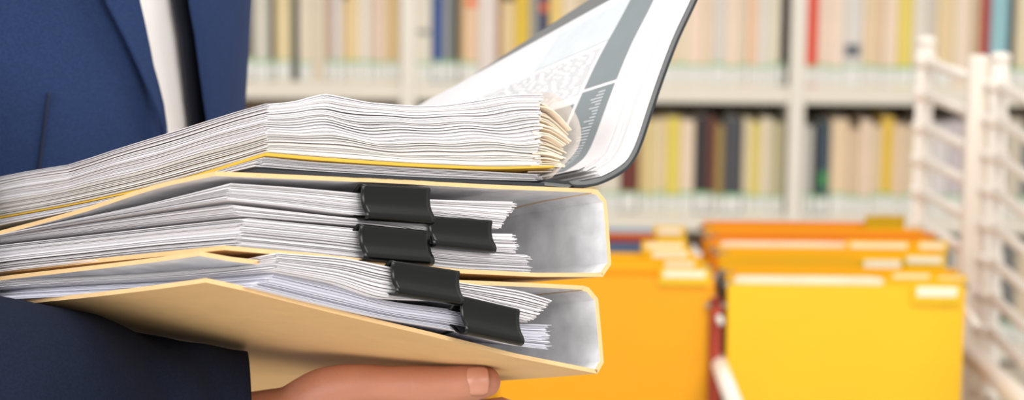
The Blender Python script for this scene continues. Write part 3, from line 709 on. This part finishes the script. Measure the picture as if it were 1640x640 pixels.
for key, lst in rows.items():
    zf = {'A': sh1_t, 'B': sh2_t, 'C': levels[0] if levels[0] > .02 else .06}[key[0]]; ypx = {'A': 60, 'B': 270, 'C': 440}[key[0]]
    for i, bk in enumerate(lst):
        xa, xb, c = bk[:3]; hs = bk[3] if len(bk) > 3 else 1
        xl, xr = on_y(xa, ypx, YS).x, on_y(xb, ypx, YS).x; w = xr - xl
        hgt = (rb.uniform(.235, .262) if key[0] != 'B' else rb.uniform(.222, .248)) * hs; dep = rb.uniform(.16, .2); y0 = YS + .022 + rb.uniform(0, .008)
        if hs < 1 and key[0] == 'A': hgt = .205
        if c not in bookmats: bookmats[c] = mat('book_cloth', c, .6, var=.05, scale=30, stretch=(1, 1, .25))
        fr = (ordn(len(lst) - i) + ' from the right upright') if key in ('A1', 'B2') else (ordn(i + 1) + ' from the left upright') if key != 'C3' else (ordn(i + 1) + ' in its row')
        lab = f"{cname(c)} book, {fr}, {SHN[key[0]]} shelf, {SIDE[key[1]]}"
        root = empty('book', lab, 'book', loc=((xl + xr) / 2, y0, zf), group={'A': 'books on the upper shelf', 'B': 'books on the middle shelf', 'C': 'books on the lowest shelf'}[key[0]])
        t = min(.003, w * .15)
        mb = MB(); mb.box((-w / 2, 0, 0), (w / 2, .004, hgt), bev=.0012); mb.box((-w / 2, .003, 0), (-w / 2 + t, dep, hgt)); mb.box((w / 2 - t, .003, 0), (w / 2, dep, hgt)); mb.build('cover', bookmats[c], root)
        mb = MB(); mb.box((-w / 2 + t, .004, .003), (w / 2 - t, dep - .004, hgt - .004)); mb.build('page_block', M['tab'] if False else M['label_white'], root)
        if (key, i) in MARKS:
            za_, zb_, mm_ = MARKS[(key, i)]; mb = MB(); mb.box((-w * .38, -.0008, za_), (w * .38, .0004, zb_), bev=.0004); mb.build('printed_mark', mm_, root)
        gh = rb.uniform(.004, .008); zl = .046 + rb.uniform(-.004, .004)
        if rb.random() < .88:
            mb = MB(); mb.box((-w / 2 + .0005, -.0008, .004), (w / 2 - .0005, .0002, zl), 0); mb.box((-w / 2 + .0005, -.0009, zl), (w / 2 - .0005, .0002, zl + gh), 1)
            mb.build('spine_label', [M['label_white'], M['label_green']], root)
# ------------------------------------------------------------------ hanging files in their white trolley
def zdepth_pt(x, y, z): return at(x, y, z)
fm = {k: mat('folder_' + k, c, .55, var=.03, scale=6) for k, c in {'amber': (250, 172, 0), 'sun': (254, 200, 30), 'gold': (250, 186, 6), 'orange': (238, 146, 20), 'blue': (88, 108, 140), 'red': (176, 62, 40), 'grey': (120, 118, 112), 'paleblue': (168, 186, 200), 'black': (52, 46, 44)}.items()}
M['hook'] = mat('hook_steel', (150, 146, 138), .4, .4)
M['slip'] = mat('tab_slip', (255, 246, 222), .6, var=.03)
M['folder_sheet'] = mat('folder_sheet', (250, 238, 214), .7)
def folder(label, xl, xr, ytop, z, col, tabs=(), h=.25, papers=False, group='hanging files in the trolley', tabmat=None, drop=0, slant=0):
    A = at(xl, ytop, z); B = at(xr, ytop, z); y = A.y; zt_ = (A.z + B.z) / 2; w = B.x - A.x
    root = empty('hanging_folder', label, 'folder', loc=((A.x + B.x) / 2, y, zt_ - h), group=group)
    mb = MB(); n = 12
    # front and back leaf meeting in a V at the bottom, softly bowed
    for s, th in ((-1, .0012), (1, .0012)):
        vs = []; fs = []
        for j in range(n + 1):
            f = j / n; yy = s * (.006 * math.sin(f * math.pi / 2) + .002 * math.sin(f * math.pi)); zz = f * (h - (.006 if s < 0 else 0))
            for x in (-w / 2, -w / 6, w / 6, w / 2):
                bow = .0015 * (1 - (2 * x / w) ** 2) * s
                vs += [(x, yy + bow - .0004, zz), (x, yy + bow + .0004, zz)]
        for j in range(n):
            for i in range(3):
                for u in (0, 1): fs.append((8 * j + 2 * i + u, 8 * j + 2 * i + 2 + u, 8 * j + 10 + 2 * i + u, 8 * j + 8 + 2 * i + u))
            for i in (0, 3): fs.append((8 * j + 2 * i, 8 * j + 2 * i + 1, 8 * j + 8 + 2 * i + 1, 8 * j + 8 + 2 * i))
        for i in range(3):
            for j in (0, n): fs.append((8 * j + 2 * i, 8 * j + 2 * i + 2, 8 * j + 2 * i + 3, 8 * j + 2 * i + 1))
        mb.add(vs, fs)
    mb.build('folder_body', fm[col], root)
    if papers:
        mb = MB()
        for k in range(4): mb.box((-w / 2 + .008 + .002 * k, -.003 + .0018 * k, .09), (w / 2 - .1 - .004 * k, -.0022 + .0018 * k, h + .001 + .001 * (k % 2)), 0)
        mb.build('papers', M['folder_sheet'], root)
    for s in (-1, 1):
        mb = MB(); e = s * w / 2; xa_, xb_ = sorted((e - s * .012, e + s * .006)); mb.box((xa_, -.0012, h - .011), (xb_, .0012, h - .005), bev=.0005); mb.build('hanger_hook', M['hook'], root)
    for (tx0, tx1, ty0, ty1) in tabs:
        p0 = at(tx0, ty1, z) - root.location; p1 = at(tx1, ty0, z) - root.location
        tb = MB(); tb.box((p0.x - .006, -.0135, p0.z - .010), (p1.x + .006, -.0115, p1.z + .003), bev=.0008); to = tb.build('index_tab', tabmat or M['tab_clear'], root)
        if tabmat is None:
            tb = MB(); tb.box((p0.x, -.0150, p0.z), (p1.x, -.0138, p1.z)); tb.build('label_slip', M['slip'], to)
    return root
# right-hand column, front to back
ZR = 3.05
folder('bright yellow front file of the right column, white slip at its upper right', 1166, 1545, 446, ZR, 'sun', [(1466, 1530, 456, 471)], papers=True)
folder('second yellow file of the right column, wide label slip right of its middle', 1162, 1536, 430, ZR + .055, 'gold', [(1500, 1538, 440, 452), (1428, 1485, 436, 447)])
folder('dark grey divider file between the front yellow files of the right column', 1150, 1520, 434, ZR + .09, 'grey')
folder('third yellow file of the right column, labelled at the centre right', 1152, 1514, 398, ZR + .14, 'gold', [(1382, 1440, 414, 427), (1450, 1505, 408, 418)])
folder('fourth yellow file of the right column with pale papers showing on top', 1144, 1510, 391, ZR + .18, 'amber', [(1360, 1450, 386, 397), (1470, 1508, 386, 398)], papers=True)
folder('fifth file of the right column, deep orange, far back', 1137, 1500, 372, ZR + .23, 'orange', [])
folder('sixth file of the right column, yellow, just before the last orange one', 1130, 1480, 366, ZR + .27, 'gold', [])
folder('last orange file of the right column, olive plastic tab on top', 1126, 1440, 356, ZR + .32, 'orange', [(1390, 1440, 346, 362)], tabmat=M['tab_olive'])
# left-hand column
ZL = 3.06
folder('amber front file of the left column, largest plain face behind the binders', 800, 1143, 432, ZL, 'amber', [(1062, 1128, 430, 440)])
folder('second amber file of the left column, small label beside the front one', 790, 1134, 418, ZL + .05, 'sun', [(1030, 1056, 430, 440), (1064, 1110, 415, 424)])
folder('third yellow file of the left column, its label close to the others', 784, 1124, 411, ZL + .09, 'gold', [(1044, 1100, 398, 408)])
folder('yellow file of the left column behind the three labelled ones', 780, 1112, 406, ZL + .13, 'sun', [(1034, 1092, 385, 396)])
folder('dark blue file near the back of the left column', 776, 1052, 388, ZL + .17, 'blue')
folder('brick red file near the back of the left column', 770, 1052, 378, ZL + .21, 'red')
folder('orange file whose corner rises behind the left column', 768, 1096, 374, ZL + .25, 'orange', [(1052, 1090, 362, 372)])
folder('pale blue file at the very back of the left column', 764, 1062, 364, ZL + .29, 'paleblue')
folder('brick red file standing in the gap between the two columns', 1138, 1156, 478, ZL - .01, 'red', h=.2, group=None)
folder('black file edge standing beside the yellow files of the right column', 1153, 1163, 444, ZR + .02, 'black', h=.2, group=None)

# trolley: posts, side panels of rails, hanging rails
tr = empty('file_trolley', 'white tubular trolley with railed sides carrying the hanging files', 'trolley', loc=(.1, 3.2, 0))
TO = Vector((.1, 3.2, 0))
pf = at(1484, 66, 3.43); pn = at(1603, 92, 3.18); pw = at(1574, 90, 3.20)
def rod(mb, a, b, r, seg=16): mb.loft([Vector(a) - TO, Vector(a).lerp(Vector(b), .5) - TO, Vector(b) - TO], [r] * 3, seg, ref=(0, 1, 0) if abs((Vector(b) - Vector(a)).normalized().z) > .8 else (0, 0, 1))
def post(p, r=.0125):
    mb = MB(); rod(mb, (p.x, p.y, 0), (p.x, p.y, p.z), r); 
    mb.loft([Vector((p.x, p.y, p.z + q)) - TO for q in (-.004, .003, .006)], [r * 1.12, r * 1.1, r * .7], 16, ref=(0, 1, 0)); return mb.build('post', M['white_metal'], tr, smooth=True)
post(pf, .0125); post(pn, .0120)
mb = MB(); mb.box(tuple(Vector((pw.x - .016, pw.y - .004, 0)) - TO), tuple(Vector((pw.x + .010, pw.y + .020, pw.z)) - TO), bev=.003); mb.build('flat_post', M['white_metal'], tr)
sp = .0455
mb_rings = MB()
dirn = (pn - pf); dirn.z = 0
pe = pn + Vector((.028, -.62, 0))                 # near end of the side panel, out of frame
for k in range(14):
    zf_ = pf.z - .028 - sp * k
    if zf_ < .30: break
    mb = MB(); rod(mb, (pf.x, pf.y, zf_), (pn.x - .012, pn.y + .01, zf_ - .0), .0072); mb.build('rail', M['white_metal'], tr, smooth=True)
    mb = MB(); rod(mb, (pn.x, pn.y, zf_ - .0), (pe.x, pe.y, zf_ - .0), .0072); mb.build('rail', M['white_metal'], tr, smooth=True)
    for p in (pf, pn):
        mb = MB(); rr = .0158 if p is pf else .0150; mb.loft([Vector((p.x, p.y, zf_ + q)) - TO for q in (-.008, -.006, .006, .008)], [rr * .8, rr, rr, rr * .8], 16, ref=(0, 1, 0)); mb.build('rail_collar', M['white_metal'], tr, smooth=True)
post(Vector((pe.x, pe.y, pn.z)), .0125)
# left side posts and hanging rails, lower frame
xl_, xr_ = at(745, 440, 3.06).x, at(1552, 440, 3.06).x; xm = at(1151, 440, 3.06).x
hzr = at(1166, 446, ZR).z - .016
for x in (xl_ - .01, xm, xr_ + .004):
    mb = MB(); rod(mb, (x, 2.95, hzr - .03), (x, 3.42, hzr - .03), .004); mb.build('hanging_rail', M['white_metal'], tr, smooth=True)
for x in (xl_ - .03,):
    for y in (2.97, 3.42):
        mb = MB(); rod(mb, (x, y, 0), (x, y, hzr - .02), .011); mb.build('post', M['white_metal'], tr, smooth=True)
for y in (2.95, 3.44):
    mb = MB(); rod(mb, (xl_ - .03, y, .50), (xr_ + .03, y, .50), .011); mb.build('cross_bar', M['white_metal'], tr, smooth=True)
    mb = MB(); rod(mb, (xl_ - .03, y, hzr - .045), (xr_ + .03, y, hzr - .045), .005) if y > 3.2 else None
    if mb.v: mb.build('cross_bar', M['white_metal'], tr, smooth=True)
b0_ = at(1552, 572, 3.20); 
mb = MB(); rod(mb, (pf.x - .004, pf.y, b0_.z), (pe.x, pe.y, b0_.z), .013); mb.build('side_beam', M['white_metal'], tr, smooth=True)
b1_ = at(1150, 590, 3.04); b2_ = at(1182, 645, 2.88)
mb = MB(); rod(mb, (b1_.x, b1_.y + .3, b1_.z), (b1_.x + .006, b1_.y - .25, b1_.z), .010); mb.build('centre_beam', M['white_metal'], tr, smooth=True)

# ------------------------------------------------------------------ light
w = bpy.data.worlds.new('world'); sc.world = w; w.use_nodes = True
w.node_tree.nodes['Background'].inputs[0].default_value = (1, .985, .97, 1); w.node_tree.nodes['Background'].inputs[1].default_value = .78
def area(name, loc, target, size, power, col=(1, 1, 1)):
    l = bpy.data.lights.new(name, 'AREA'); l.energy = power; l.shape = 'RECTANGLE'; l.size = size[0]; l.size_y = size[1]; l.color = col
    o = bpy.data.objects.new(name, l); COL.objects.link(o); o.location = loc
    o.rotation_euler = (Vector(target) - Vector(loc)).to_track_quat('-Z', 'Y').to_euler(); return o
area('key_light', (1.0, -.9, 2.7), (.0, 1.6, 1.2), (1.4, 1.0), 40, (1, .985, .96))
area('fill_light', (-1.6, -.6, 1.9), (-.2, 1.5, 1.2), (1.2, 1.0), 38, (1, 1, 1))
area('file_light', (.6, 1.6, 2.7), (.4, 3.1, .8), (1.2, .5), 24, (1, .97, .92))  # added area light, brightens the hanging files
area('low_fill', (-.2, .5, .35), (-.1, 1.5, 1.15), (1.0, .8), 3.2, (1, .98, .95))  # added lamp from below, stands in for bounce onto the tan board
area('shelf_fill', (.5, 4.4, 2.75), (.3, 5.0, .5), (3.0, .8), 30, (1, .97, .92))  # unseen area light brightening the bookcase, no ceiling fixture modelled
sc.view_settings.view_transform = 'Standard'; sc.view_settings.look = 'None'
